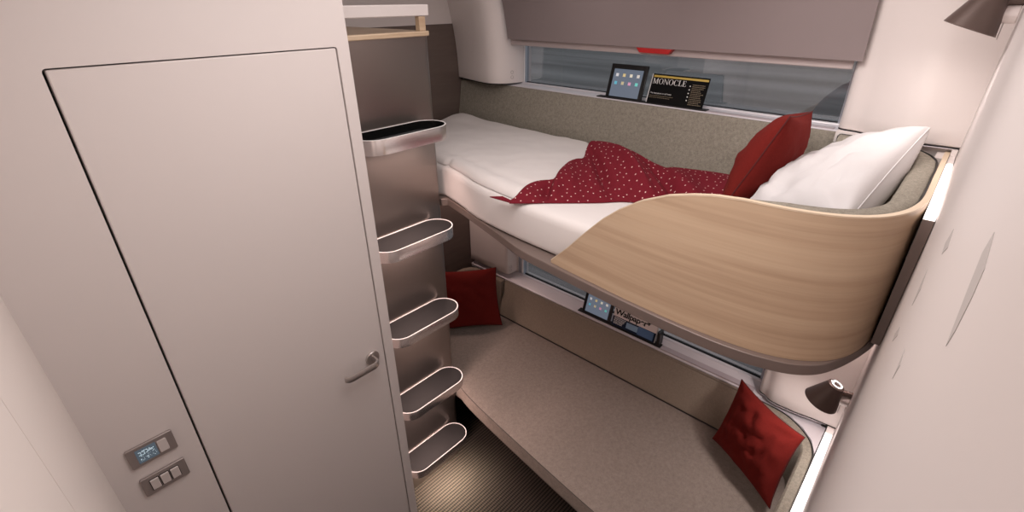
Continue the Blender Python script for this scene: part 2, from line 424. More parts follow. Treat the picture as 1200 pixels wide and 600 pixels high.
# moulded columns either side of the window
def dxz(z): return -0.39*max(0, z-1.83)**2
def column(name, plan, z0, z1, mat, n=5, bot=None):
    pl = smooth_path(plan, n); zs = [z0 + (z1-z0)*k/14 for k in range(15)]
    bm = bmesh.new(); rings = []
    def ring(z, sh=0): 
        r = [(p[0]+dxz(z)+sh, p[1], z) for p in pl]
        return r + [(XW-0.001, pl[-1][1], z), (XW-0.001, pl[0][1], z)]
    rings.append(ring(z0, 0.006)); rings.append(ring(z0+0.002, 0.002))
    for z in zs: rings.append(ring(z+0.005 if z == z0 else z))
    loft(bm, rings); return st(finish(name, bm, mat, ang=50))
PL = [(1.842, YE-0.003), (1.812, 1.942), (1.792, 1.837), (1.795, 1.77), (1.832, 1.725), (1.895, 1.706), (XW-0.002, 1.7045)]
PR = [(XW-0.002, 0.300), (1.869, 0.290), (1.853, 0.240), (1.831, 0.188), (1.803, 0.11), (1.808, 0.055), (1.813, 0.020), (1.818, -0.030)]
PR2 = [(XW-0.002, 0.300), (1.872, 0.288), (1.855, 0.262), (1.834, 0.224), (1.834, 0.144), (1.845, 0.07), (1.850, -0.025)]
PL2 = [(1.866, YE-0.003), (1.866, 1.90), (1.868, 1.80), (1.87, 1.765), (1.885, 1.752), (XW-0.002, 1.748)]
column('trim_5', PL, 1.826, 2.499, M['column'])
column('trim_6', PR, 1.826, 2.499, M['column'])
column('trim_7', PL2, 0.716, 1.43, M['column'])
column('trim_8', PR2, 0.716, 1.43, M['column'])
# dark shadow joint below the columns
for nm, pl, z in (('trim_9', PL, 1.8245), ('trim_10', PR, 1.8245), ('trim_11', PR2, 0.7145)):
    bm = bmesh.new(); p = [(q[0]+0.001, q[1]) for q in smooth_path(pl, 5)]
    prism(bm, p + [(XW-0.002, p[-1][1]), (XW-0.002, p[0][1])], z-0.001, z+0.0015); st(finish(nm, bm, M['gap']))
# ledge closing the gap behind the end cushions
def ledge(name, pl, z, x0=1.87):
    bm = bmesh.new(); p = [(q[0]-0.0, q[1]) for q in smooth_path(pl, 5) if q[1] > 0]
    prism(bm, p + [(XW-0.002, p[-1][1]), (XW-0.002, p[0][1])], z-0.002, z); return st(finish(name, bm, M['sill']))
ledge('trim_12', [(q[0], max(q[1], -0.008)) for q in PR], 1.8233); ledge('trim_13', [(q[0], max(q[1], 0.03)) for q in PR2], 0.7133)

# small socket plates on the left column
for O_, X_, lb_ in (((1.872, 1.7125, 1.842), (0.957, -0.289, 0), 'small socket plate on the column left of the upper window'), ((1.895, 1.7512, 0.728), (1, -0.05, 0), 'small socket plate on the column left of the lower window')):
    t = empty('socket_plate', O_, lb_, 'socket')
    slabo('plate', M['column'], O_, X_, (0, 0, 1), -0.013, 0.013, 0, 0.05, 0.0005, 0.003, t)
    Xv = Vector(X_).normalized(); Nv = Xv.cross(Vector((0, 0, 1)))
    for k in (0.013, 0.036):
        bm = bmesh.new(); lathe(bm, [(0.0085, 0), (0.0085, 0.001), (0.006, 0.001), (0.006, 0)], Vector(O_)+Vector((0, 0, k))+Nv*0.003, Nv, 20); finish('socket_ring', bm, M['nickel'], t)
# outside
bm = bmesh.new(); box(bm, 2.4, 60, -60, 60, -1.3, -1.25)
st(finish('trim_15', bm, M['ground']))
bpy.data.objects['trim_15'].name = 'ground'

# ------------------------------------------------------------------ blind
bl = empty('roller_blind', (1.82, 0.98, 2.029), 'mauve-grey roller blind pulled half down over the upper window, red pull tab at its hem', 'blind')
bm = bmesh.new(); rings = []
for k in range(13):
    z = 2.031 + (2.498-2.031)*k/12; x = 1.8356+dxz(z)
    rings.append([(x, 0.275, z), (x, 1.690, z), (x+0.008, 1.690, z), (x+0.008, 0.275, z)])
loft(bm, rings); finish('blind_cloth', bm, M['blind'], bl)
boxo('hem_bar', M['blindrail'], 1.846, 1.858, 0.300, 1.695, 2.004, 2.0305, bl, 0.003)
bm = bmesh.new()
O = Vector((1.8295, 0, 0))
v = [(1.017, 2.030), (0.870, 2.030), (0.883, 2.013), (1.002, 2.013)]
rr = [[(1.818, y, z) for y, z in v], [(1.8445, y, z) for y, z in v]]
loft(bm, rr); finish('pull_tab', bm, M['redtab'], bl, 0.001)
tag(bl)

# ------------------------------------------------------------------ step cabinet with five oval steps
PXR = 1.190
cab = empty('step_cabinet', (0.98, YP, 0), 'bronze metal step cabinet with five oval steps and a wooden top beside the door', 'cabinet')
bm = bmesh.new(); r = 0.028; pts = [(XC+0.001, YP), (PXR-r, YP)]
for k in range(1, 9):
    a = -pi/2+pi/2*k/8; pts.append((PXR-r+r*cos(a), YP+r+r*sin(a)))
pts += [(PXR, YE-0.002), (XC+0.001, YE-0.002)]
prism(bm, pts, 0.0, 2.0835); finish('cabinet_body', bm, M['steel'], cab)
bm = bmesh.new(); pts2 = [(XC+0.001, YP-0.006), (PXR-0.02, YP-0.006), (PXR-0.004, YP-0.002), (PXR-0.002, YP+0.02)] + [(PXR-0.03, YE-0.002), (XC+0.001, YE-0.002)]
prism(bm, pts2, 2.0838, 2.100); finish('top_board', bm, M['board'], cab, 0.003)
gr = boxo('guard_rail', M['wall'], XC+0.001, 1.189, YP-0.004, YP+0.024, 2.1465, 2.182, cab, 0.003)
boxo('rail_post', M['board'], 1.147, 1.174, YP-0.001, YP+0.022, 2.1002, 2.1463, gr, 0.002)
boxo('rail_post', M['plate'], 0.80, 0.83, YP+0.0, YP+0.022, 2.1002, 2.1463, gr, 0.002)
SX0, SX1, SY0, SY1 = 0.802, 1.157, 1.339, YP-0.001
for i, (zt, hh) in enumerate(((0.270, 0.042), (0.640, 0.042), (1.030, 0.042), (1.410, 0.044), (1.805, 0.050))):
    st_ = None
    outer = stadium(SX0, SX1, SY0, SY1); inner = stadium(SX0, SX1, SY0, SY1, 0.004)
    bm = bmesh.new(); rr = [[(x, y, zt-hh) for x, y in outer], [(x, y, zt-0.002) for x, y in outer], [(x, y, zt-0.0003) for x, y in stadium(SX0, SX1, SY0, SY1, 0.0008)],
                            [(x, y, zt-0.0003) for x, y in stadium(SX0, SX1, SY0, SY1, 0.0034)], [(x, y, zt-0.002) for x, y in inner], [(x, y, zt-hh) for x, y in inner]]
    loft(bm, rr, True, False)
    stp = finish('step', bm, M['alu'], cab)
    bm = bmesh.new()
    if i < 4: prism(bm, stadium(SX0, SX1, SY0, SY1, 0.0045), zt-hh+0.002, zt-0.0025)
    else:
        loft(bm, [[(x, y, z) for x, y in stadium(SX0, SX1, SY0, SY1, o_)] for o_, z in ((0.0045, zt-hh+0.002), (0.0045, zt-0.001), (0.0062, zt-0.001), (0.0062, zt-0.030), (0.012, zt-0.034), (0.03, zt-0.035))])
    finish('tread', bm, M['tread_black' if i == 4 else 'tread'], stp)
    bm = bmesh.new(); rr = [[(x, y, zt+0.0005) for x, y in stadium(SX0, SX1, SY0, SY1, -0.0004)], [(x, y, zt+0.0005) for x, y in stadium(SX0, SX1, SY0, SY1, 0.0040)],
                            [(x, y, zt-0.0006) for x, y in stadium(SX0, SX1, SY0, SY1, 0.0040)], [(x, y, zt-0.0006) for x, y in stadium(SX0, SX1, SY0, SY1, -0.0004)]]
    rr.append(rr[0]); loft(bm, rr, True, False); bmesh.ops.remove_doubles(bm, verts=bm.verts, dist=1e-6); finish('step_rim', bm, M['rim'], stp)
    boxo('light_strip', M['led'], 0.86, 1.09, YP-0.050, YP-0.040, zt-hh-0.002, zt-hh+0.0019, stp)
    a = area('step_light', (0.975, YP-0.045, zt-hh-0.004), (0.975, YP-0.025, 0), 0.24, 0.012, (1.3, 1.3, 1.3, 1.3, 1.0)[i] if i else 0.5, (1.0, 0.72, 0.64), 150 if i < 4 else 105)
boxo('floor_light', M['led'], 0.92, 1.08, 1.371, 1.379, 0.2265, 0.2275, cab)
area('step_light', (1.00, 1.375, 0.225), (1.00, 1.35, 0), 0.20, 0.008, 1.7, (1.0, 0.84, 0.66), 105)

# ------------------------------------------------------------------ control panels on the door wall
def wall_plate(name, cx, cz, w_, h_, label, cat):
    t = empty(name, (cx, YD, cz), label, cat)
    return t
def rrect(bm, x0, x1, z0, z1, y0, y1, r, n=5):
    pts = []
    for cx, cz, a0 in ((x1-r, z1-r, 0), (x0+r, z1-r, 90), (x0+r, z0+r, 180), (x1-r, z0+r, 270)):
        for k in range(n+1):
            a = radians(a0+90*k/n); pts.append((cx+r*cos(a), cz+r*sin(a)))
    loft(bm, [[(x, y0, z) for x, z in pts], [(x, y1, z) for x, z in pts]])
def rr_o(name, mat, x0, x1, z0, z1, y0, y1, r, parent, bevel=0):
    bm = bmesh.new(); rrect(bm, x0, x1, z0, z1, y0, y1, r); return finish(name, bm, M[mat], parent, bevel)
t = wall_plate('control_panel', 0.022, 1.165, 0.104, 0.06, 'metal control plate with a small blue display beside the door', 'control panel')
rr_o('plate', 'plate', -0.030, 0.074, 1.133, 1.196, YD-0.008, YD-0.0005, 0.004, t, 0.0015)
disp = rr_o('display', 'lcd', -0.012, 0.033, 1.143, 1.186, YD-0.0095, YD-0.0081, 0.001, t)
rnd = random.Random(4)
bm = bmesh.new()
for k in range(46):
    x = rnd.uniform(-0.008, 0.028); z = rnd.uniform(1.148, 1.180); s = rnd.uniform(0.0005, 0.0016)
    box(bm, x, x+s*1.6, YD-0.0102, YD-0.0096, z, z+s)
for x, z, w_, h_ in ((-0.006, 1.168, 0.005, 0.009), (0.001, 1.167, 0.006, 0.010), (0.009, 1.169, 0.005, 0.009), (0.016, 1.171, 0.008, 0.003)):
    for q in (0, h_): box(bm, x, x+w_, YD-0.0102, YD-0.0096, z+q, z+q+0.0012)
    box(bm, x+w_-0.001, x+w_, YD-0.0102, YD-0.0096, z, z+h_)
finish('display_symbols', bm, M['lcdw'], disp)
rr_o('button', 'rocker', 0.036, 0.057, 1.145, 1.184, YD-0.0105, YD-0.0081, 0.003, t, 0.0008)
t = wall_plate('light_switch', 0.021, 1.06, 0.104, 0.06, 'metal plate with three pale rocker switches, under the display plate', 'light switch')
rr_o('plate', 'plate', -0.030, 0.074, 1.029, 1.090, YD-0.008, YD-0.0005, 0.004, t, 0.0015)
for x in (-0.011, 0.0125, 0.036):
    rr_o('switch_frame', 'gap', x-0.0015, x+0.0205, 1.0405, 1.0795, YD-0.0088, YD-0.0081, 0.003, t)
    bm = bmesh.new(); rr = []
    for xx in (x, x+0.019): rr.append([(xx, YD-0.0090, 1.042), (xx, YD-0.0108, 1.0425), (xx, YD-0.0120, 1.060), (xx, YD-0.0135, 1.0775), (xx, YD-0.0090, 1.078)])
    loft(bm, rr); finish('rocker', bm, M['rocker'], t, 0.0012, ang=8)

# ------------------------------------------------------------------ upper bunk
ub = empty('upper_bunk', (1.45, 1.0, 1.44), 'upper bunk shelf with curved light wood side guard and grey felt cushions', 'bunk bed')
front = [(1.252, 1.62), (1.212, 1.46), (1.152, 1.231), (1.105, 1.07), (1.068, 0.941), (1.050, 0.784), (1.038, 0.667), (1.028, 0.559), (1.019, 0.413), (1.017, 0.29), (1.024, 0.215), (1.037, 0.16), (1.058, 0.110), (1.095, 0.068), (1.15, 0.038), (1.22, 0.013), (1.29, -0.005), (1.34, -0.010)]
fr = [(p.x, p.y) for p in smooth_path([(x, y, 0) for x, y in front], 5)]
fr = [p for p in fr if p[0] < 1.2 or p[1] < 0.5 or p[1] < YP]
fr = [(x, y) for x, y in fr if not (y > YP-0.004)]
TRAY = [(PXR+0.003, YE-0.003), (PXR+0.003, YP+0.01), (1.2145, YP-0.004)] + fr + [(1.83, -0.010), (1.83, YE-0.003)]
bm = bmesh.new(); prism(bm, TRAY, 1.440, 1.470); finish('bed_tray', bm, M['tray'], ub, 0.002)
LEAN = 0.12
gpath = [(1.0675, 0.815), (1.056, 0.72), (1.047, 0.629), (1.038, 0.54), (1.033, 0.461), (1.030, 0.39), (1.031, 0.32), (1.038, 0.230), (1.052, 0.165), (1.078, 0.108), (1.120, 0.060), (1.18, 0.026), (1.25, 0.008), (1.33, 0.002), (1.5, 0.002), (1.70, 0.002), (1.80, 0.002)]
topz = [(0.0, 1.808), (0.30, 1.808), (0.36, 1.803), (0.41, 1.793), (0.47, 1.776), (0.544, 1.742), (0.601, 1.703), (0.649, 1.661), (0.701, 1.604), (0.757, 1.538), (0.815, 1.478)]
gp = smooth_path([(x, y, 0) for x, y in gpath], 6)
def offs(path, d):
    out = []
    for i, p in enumerate(path):
        t = (path[min(i+1, len(path)-1)]-path[max(i-1, 0)]).normalized(); n = Vector((-t.y, t.x, 0)) ; out.append(p+n*d)
    return out
def guard_rings(path, d0, d1, zb, ztop, lean=LEAN, nz=8, bulge=0, uv=None):
    A = offs(path, d0); B = offs(path, d1); rings = []; uvs = []; s = 0
    for i, p in enumerate(path):
        if i: s += (p-path[i-1]).length
        zt = ztop(p); r = []; u = []
        for k in range(nz+1):
            z = lerp(zb, zt, k/nz); r.append((A[i].x+lean*(z-1.47), A[i].y, z)); u.append((s, z))
        for k in range(nz, -1, -1):
            z = lerp(zb, zt, k/nz); r.append((B[i].x+lean*(z-1.47), B[i].y, z)); u.append((s, z+0.4))
        rings.append(r); uvs.append(u)
    return rings, uvs
ztop = lambda p: interp(topz, p.y) if p.x < 1.3 else 1.808
# travel direction is towards -y first, so +normal = (-ty, tx) points inwards (+x)
rings, uvs = guard_rings(gp, 0.0, 0.011, 1.4705, ztop)
bm = bmesh.new(); loft(bm, rings, True, True, uvs); g = finish('side_guard', bm, M['wood'], ub, ang=40)
g['label'] = 'light wood curved guard board'
# pale edge band on top of the guard
rings = []
A = offs(gp, -0.0004); B = offs(gp, 0.0114)
for i, p in enumerate(gp):
    z = ztop(p); l = LEAN*(z-1.47)
    rings.append([(A[i].x+l, A[i].y, z-0.0005), (A[i].x+l, A[i].y, z+0.003), (B[i].x+l, B[i].y, z+0.003), (B[i].x+l, B[i].y, z-0.0005)])
bm = bmesh.new(); loft(bm, rings); finish('edge_band', bm, M['woodedge'], g)
# end cushion: U from the window wall round the end to the guard
epath = [(1.06, 0.48), (1.052, 0.40), (1.053, 0.306)]
ep1 = smooth_path([(x, y, 0) for x, y in [(1.0525, 0.50), (1.045, 0.44), (1.042, 0.39), (1.043, 0.312)]], 5)
ep2 = smooth_path([(x, y, 0) for x, y in [(1.0435, 0.306), (1.050, 0.240), (1.064, 0.180), (1.090, 0.122), (1.130, 0.074), (1.185, 0.041), (1.252, 0.022), (1.33, 0.016), (1.5, 0.016), (1.62, 0.016), (1.69, 0.024), (1.745, 0.055), (1.775, 0.12), (1.785, 0.18), (1.787, 0.272)]], 5)
for nm, pth, d1, zr in (('guard_cushion', ep1, 0.022, lambda p: interp(topz, p.y)-0.006), ('end_cushion', ep2, 0.050, None)):
    zf = zr or (lambda p: 1.812+0.007*min(1, max(0, (p.x-1.6)/0.15)) if p.x > 1.3 else interp(topz, p.y)-0.002)
    A = offs(pth, 0); B = offs(pth, d1); rings = []
    n = len(pth)
    for i, p in enumerate(pth):
        zt = zf(p); q = []
        k = 1.0
        if nm == 'end_cushion' and p.x < 1.3: k = min(1, 0.35+1.0*max(0, (0.306-p.y))/0.13)
        Bx = A[i].lerp(B[i], k)
        for (f, z) in ((0, 1.50), (0, zt-0.006), (0.12, zt), (0.8, zt-0.001), (1, zt-0.012), (1, 1.50)):
            c = A[i].lerp(Bx, f); l = LEAN*(z-1.47) * (1 if p.x < 1.3 else 0.0 if p.x > 1.6 else (1.6-p.x)/0.3)
            if p.x >= 1.6 and p.y > 0.05: l = LEAN*(z-1.47)*min(1, (p.y-0.05)/0.1)*0.9
            q.append((c.x+l, c.y, z))
        rings.append(q)
    bm = bmesh.new(); loft(bm, rings); c = finish(nm, bm, M['felt'], ub, ang=50)
    bm = bmesh.new(); tube(bm, [Vector(r[1])+Vector((0, 0, 0.005)) for r in rings], 0.0022, 6); finish('piping', bm, M['piping'], c)
# back cushion along the window
bm = bmesh.new(); prof = [(1.812, 1.56), (1.855, 1.803), (1.860, 1.813), (1.8665, 1.816), (1.8665, 1.56)]
loft(bm, [[(x, y, z) for x, z in prof] for y in (0.278, 0.281, YE-0.006, YE-0.003)]); finish('back_cushion', bm, M['felt'], ub, 0.002)
boxo('cushion_joint', M['piping'], 1.800, 1.8655, 0.2725, 0.2775, 1.56, 1.817, ub)
boxo('under_and_fill_strip', M['led'], 1.60, 1.80, 2.02, 2.03, 1.434, 1.4395, ub)
area('bunk_and_fill_light', (1.70, 2.02, 1.430), (1.70, 1.85, 0.4), 0.2, 0.02, 1.3, (1.0, 0.72, 0.64), 160)
area('bunk_and_fill_light', (1.70, 0.07, 1.430), (1.78, 0.10, 0.7), 0.16, 0.02, 1.0, (1.0, 0.78, 0.72), 160)  # added fill to brighten the lower right column
boxo('under_and_fill_strip', M['led'], 1.62, 1.78, 0.065, 0.075, 1.434, 1.4395, ub)  # added glowing strip that goes with the fill above
# brown filler against the right wall, opal light strip on top
bm = bmesh.new(); pts = [(1.262, yw(1.262, 1.44)+0.001), (1.262, 0.0005), (1.79, 0.0005), (1.79, 0.0205-0.004)]
def filler(z0, z1, name, mat, parent, x0, x1, yo):
    bm = bmesh.new(); V = {}
    for x in (x0, x1):
        for z in (z0, z1):
            V[x, z, 0] = bm.verts.new((x, min(yw(x, z)+0.0015, yo-0.001), z)); V[x, z, 1] = bm.verts.new((x, yo, z))
    a, b = x0, x1
    for q in (((a, z0, 0), (a, z0, 1), (a, z1, 1), (a, z1, 0)), ((b, z0, 0), (b, z1, 0), (b, z1, 1), (b, z0, 1)), ((a, z0, 0), (b, z0, 0), (b, z0, 1), (a, z0, 1)),
              ((a, z1, 0), (a, z1, 1), (b, z1, 1), (b, z1, 0)), ((a, z0, 0), (a, z1, 0), (b, z1, 0), (b, z0, 0)), ((a, z0, 1), (b, z0, 1), (b, z1, 1), (a, z1, 1))):
        bm.faces.new([V[k] for k in q])
    return finish(name, bm, M[mat], parent)
filler(1.4705, 1.790, 'end_panel', 'tray', ub, 1.262, 1.79, 0.0005)
filler(1.7905, 1.803, 'light_strip', 'wstrip', ub, 1.262, 1.715, 0.0005)
filler(1.7905, 1.8225, 'end_ledge', 'column', ub, 1.80, 1.93, 0.0005)
filler(1.7905, 1.806, 'end_ledge', 'column', ub, 1.716, 1.799, 0.0005)
boxo('corner_ledge', M['column'], 1.835, 1.949, 0.0015, 0.29, 1.79, 1.8228, ub)
boxo('corner_ledge', M['column'], 1.748, 1.834, 0.0015, 0.030, 1.79, 1.8075, ub)
# storage slot in the sill
def slot(z, parent, y0, y1):
    return boxo('storage_slot', M['gap'], 1.872, 1.905, y0, y1, z, z+0.004, parent, 0.001)
slot(1.8195, ub, 0.728, 1.215)
boxo('sill_groove', M['groove'], 1.873, 1.903, 0.305, 0.727, 1.8180, 1.8212, ub)

# mattress
mat_front = [(1.222, 1.50), (1.186, 1.36), (1.145, 1.227), (1.118, 1.032), (1.106, 0.841), (1.100, 0.62), (1.100, 0.45), (1.105, 0.30), (1.13, 0.20), (1.18, 0.135), (1.28, 0.10)]
mf = [(p.x, p.y) for p in smooth_path([(x, y, 0) for x, y in mat_front], 4)]
plan = [(PXR+0.012, YE-0.02), (PXR+0.012, 1.56)] + mf + [(1.70, 0.10), (1.775, 0.14), (1.795, 0.22), (1.797, YE-0.03)]
bm = bmesh.new()
def inset(pts, d):
    n = len(pts); cx = 1.46; cy = 1.08; out = []
    for i, (x, y) in enumerate(pts):
        a = Vector(pts[i-1]); b = Vector(pts[(i+1) % n]); t = (b-a).normalized(); nn = Vector((-t.y, t.x))
        out.append((x+nn.x*d, y+nn.y*d))
    return out
rings = []
for d, z in ((0.012, 1.4708), (0.002, 1.478), (0.0, 1.49), (0.0, 1.575), (0.003, 1.590), (0.011, 1.601), (0.024, 1.606), (0.06, 1.6075)):
    rings.append([(x, y, z) for x, y in inset(plan, d)])
loft(bm, rings)
tag(finish('mattress', bm, M['sheet'], None, ang=60), 'white mattress lying on the upper bunk beneath the duvet', 'mattress')

# duvet: white cover with a red dotted turned-back corner
dv = empty('duvet', (1.45, 1.5, 1.607), 'white duvet on the upper bunk with its red dotted side turned back', 'duvet')
def nz(x, y, s, k=0.0): return noise.noise(Vector((x*s, y*s, k)))
def grid_cloth(name, F, nu, nv, mat, parent, base=1.6085, thick=0.004, uvscale=1.0):
    """F(u,v) -> Vector top surface; closed with an underside that sits on the base"""
    bm = bmesh.new(); lay = bm.loops.layers.uv.verify()
    T = [[F(i/nu, j/nv) for j in range(nv+1)] for i in range(nu+1)]
    Vt = [[bm.verts.new(p) for p in r] for r in T]
    Vb = [[bm.verts.new((p.x, p.y, min(p.z-thick, base + (p.z-base)*0.6))) for p in r] for r in T]
    for i in range(nu):
        for j in range(nv):
            f = bm.faces.new((Vt[i][j], Vt[i+1][j], Vt[i+1][j+1], Vt[i][j+1]))
            for lp, (a, b) in zip(f.loops, ((i, j), (i+1, j), (i+1, j+1), (i, j+1))):
                lp[lay].uv = (T[a][b].x*uvscale, (T[a][b].y + 0.0*T[a][b].z)*uvscale)
            bm.faces.new((Vb[i][j+1], Vb[i+1][j+1], Vb[i+1][j], Vb[i][j]))
    per = [(i, 0) for i in range(nu)] + [(nu, j) for j in range(nv)] + [(i, nv) for i in range(nu, 0, -1)] + [(0, j) for j in range(nv, 0, -1)]
    for k in range(len(per)):
        a = per[k]; b = per[(k+1) % len(per)]
        bm.faces.new((Vt[a[0]][a[1]], Vb[a[0]][a[1]], Vb[b[0]][b[1]], Vt[b[0]][b[1]]))
    return finish(name, bm, mat, parent, ang=70)
def xfront(y): return interp([(p[1], p[0]) for p in sorted([(x, y_) for x, y_ in mf], key=lambda q: q[1])], y) if y < 1.49 else PXR+0.018
def Fwhite(u, v):
    # u: 0 front edge -> 1 window side;  v: 0 far end -> 1 near edge (diagonal)
    y1 = interp([(0, 1.00), (0.14, 0.985), (0.27, 0.945), (0.34, 0.95), (0.45, 0.98), (0.58, 0.97), (0.70, 1.0), (0.80, 1.06), (1, 1.17)], u); y = lerp(2.035, y1, v)
    xa = max(PXR+0.016, xfront(y)+0.022) if y > 1.46 else xfront(y)+0.016
    if 1.40 < y < 1.54: xa = max(xa, lerp(xfront(1.40)+0.016, PXR+0.03, (y-1.40)/0.14))
    x = lerp(xa, 1.795-0.02*(u > .99), u)
    e = min(u*0.62/0.03, 1) ; e = 1-(1-e)**2; ev = min((1-v)/0.05, 1); ev = 0.15+0.85*(1-(1-ev)**2)
    ef = min(v/0.03, 1)
    z = 1.610 + 0.022*e*ev*ef + 0.010*e*u
    z += e*ev*(0.005*nz(x, y, 7) + 0.0025*nz(x, y, 18, 3))
    z += 0.020*math.exp(-((x-1.76)**2+(y-1.97)**2)/0.008)
    z -= 0.006*math.exp(-((u-0.13)/0.035)**2)*e*ev          # stitched border line
    return Vector((x, y, z))
grid_cloth('cover', Fwhite, 60, 90, M['sheet'], dv)
CREST = [(1.088, 1.009, 1.612), (1.125, 1.012, 1.625), (1.192, 1.026, 1.640), (1.242, 1.016, 1.645), (1.289, 0.988, 1.645), (1.353, 1.012, 1.655), (1.432, 1.031, 1.665), (1.484, 1.033, 1.665), (1.512, 1.019, 1.665), (1.563, 1.044, 1.680), (1.607, 1.058, 1.700), (1.620, 1.040, 1.705), (1.637, 0.986, 1.705), (1.624, 0.909, 1.700), (1.618, 0.854, 1.690), (1.614, 0.791, 1.672), (1.634, 0.744, 1.655), (1.657, 0.729, 1.655), (1.683, 0.654, 1.655), (1.702, 0.583, 1.655), (1.71, 0.50, 1.655), (1.71, 0.44, 1.65)]
Fp = smooth_path([(1.086, 1.006, 0), (1.168, 0.92, 0), (1.281, 0.798, 0), (1.352, 0.73, 0), (1.39, 0.62, 0), (1.41, 0.50, 0), (1.42, 0.40, 0)], 8)
def samp(P, t):
    # arc-length sampling
    L = [0]
    for a, b in zip(P, P[1:]): L.append(L[-1]+(b-a).length)
    d = t*L[-1]
    for i in range(len(P)-1):
        if d <= L[i+1]: return P[i].lerp(P[i+1], (d-L[i])/max(1e-9, L[i+1]-L[i]))
    return P[-1]
CR = smooth_path(CREST, 3)
def Fred(u, v):
    # u along, v: 0 front lower edge -> 0.84 crest -> 1 back edge on the sheet
    k = u*(len(CR)-1); i0 = min(int(k), len(CR)-2); c = CR[i0].lerp(CR[i0+1], k-i0)
    a = samp(Fp, u**1.15)
    g = lambda cc, w_: math.exp(-((u-cc)/w_)**2)
    if v <= 0.84:
        t = v/0.84; p = a.lerp(Vector((c.x, c.y, 0)), t); h = c.z-1.612
        z = 1.612 + h*max(0.0, sin(t*pi/2))**0.8
        wv = max(0.0, sin(pi*t))**0.8
        z += wv*(0.006*nz(p.x, p.y, 9, 2) - 0.028*g(0.175+0.03*(1-t), 0.022) + 0.012*g(0.245, 0.03)
                 - 0.034*g(0.47+0.05*(1-t), 0.032) + 0.022*g(0.59+0.10*(1-t), 0.032) - 0.026*g(0.69+0.12*(1-t), 0.03)
                 + 0.010*g(0.80+0.06*(1-t), 0.03) + 0.004*sin(u*60+t*4))
    else:
        t = (v-0.84)/0.16; h = max(0.0, c.z-1.6135)
        p = Vector((c.x+0.050*t*min(1, h*30+0.2), c.y+0.012*t, 0)); z = 1.6135 + h*max(0.0, cos(t*pi/2))**0.8
    return Vector((p.x, p.y, max(z, 1.6125)))
c = grid_cloth('turned_back_corner', Fred, 110, 44, M['dots'], dv, thick=0.003)
c['label'] = 'dark red fabric with small pale dots'
# little red tip under the white edge
bm = bmesh.new(); tp = [Vector((1.075, 1.085, 1.6150)), Vector((1.086, 1.006, 1.6125)), Vector((1.100, 1.000, 1.6125)), Vector((1.100, 1.050, 1.6180))]
loft(bm, [[p for p in tp], [p+Vector((0.0, 0, 0.003)) for p in tp]])
finish('red_hem', bm, M['dots'], dv)

# ------------------------------------------------------------------ pillows
def pillow(name, corners, thick, mat, label, cat='cushion', seam=None, power=0.42, wr=0.006, seed=1, pinch=0.06, quilt=0.0, tb=1.0, sag=0):
    """corners: 4 points round; thick: half thickness at the middle"""
    C4 = [Vector(c) for c in corners]; n = 30
    ctr = sum(C4, Vector())/4
    nrm = (C4[2]-C4[0]).cross(C4[3]-C4[1]).normalized()
    root = empty(name, ctr - Vector((0, 0, 0.15)), label, cat)
    def pt(u, v, side):
        # pinch sides inwards so that the corners stick out
        uu = u; vv = v
        cu = 1-(2*u-1)**2; cv = 1-(2*v-1)**2
        U = 0.5+(u-0.5)*(1-pinch*cv*1.0); V_ = 0.5+(v-0.5)*(1-pinch*cu*1.0)
        p = C4[0].lerp(C4[1], U).lerp(C4[3].lerp(C4[2], U), V_)
        h = (max(0, cu*cv))**power * thick
        h *= 1 + 0.10*nz(u*3+seed, v*3, 1.3, seed)
        edge = min(cu, cv)
        ww = wr*min(1, edge*3)
        w_ = ww*(nz(u*4, v*4, 1.5, seed+side*3) + 0.5*nz(u*10, v*3, 1.2, seed+7) - 1.1*max(0, 0.22-abs(nz(u*5+v*2, v*3.5-u, 1.3, seed+5)))/0.22*edge)
        if quilt:
            w_ -= quilt*edge*(math.exp(-((sin((u+v)*pi*4))/0.16)**2) + math.exp(-((sin((u-v)*pi*4))/0.16)**2))
        if sag: p = p + nrm*sag*cu*cv
        return p + nrm*side*(h*(tb if side < 0 else 1)+w_)
    bm = bmesh.new(); top = {}; bot = {}
    for i in range(n+1):
        for j in range(n+1):
            u = 0.5-0.5*cos(pi*i/n); v = 0.5-0.5*cos(pi*j/n)
            top[i, j] = bm.verts.new(pt(u, v, 1))
            bot[i, j] = top[i, j] if i in (0, n) or j in (0, n) else bm.verts.new(pt(u, v, -1))
            if i in (0, n) or j in (0, n): pass
    for i in range(n):
        for j in range(n):
            bm.faces.new((top[i, j], top[i+1, j], top[i+1, j+1], top[i, j+1]))
            bm.faces.new((bot[i, j+1], bot[i+1, j+1], bot[i+1, j], bot[i, j]))
    loop = [(i, 0) for i in range(n)] + [(n, j) for j in range(n)] + [(i, n) for i in range(n, 0, -1)] + [(0, j) for j in range(n, 0, -1)]
    pts = [top[k].co.copy() for k in loop]
    finish('pillow_body', bm, M[mat], root, ang=80)
    bm = bmesh.new(); tube(bm, pts+[pts[0]], 0.0018, 6); finish('seam', bm, M[seam or mat], root)
    return root
pillow('cushion', [(1.40, 0.455, 1.632), (1.44, 0.338, 1.925), (1.745, 0.352, 1.890), (1.725, 0.46, 1.632)], 0.075, 'red', 'red cushion standing on the upper bunk against the white pillow', seam='redseam', power=0.55, seed=2, pinch=0.05, wr=0.005)
pillow('pillow', [(1.195, 0.120, 1.765), (1.325, 0.360, 1.680), (1.745, 0.395, 1.668), (1.700, 0.062, 1.892)], 0.118, 'pillow', 'large white pillow leaning on the end of the upper bunk', 'pillow', power=0.36, seed=5, wr=0.016, pinch=0.03, tb=0.66)
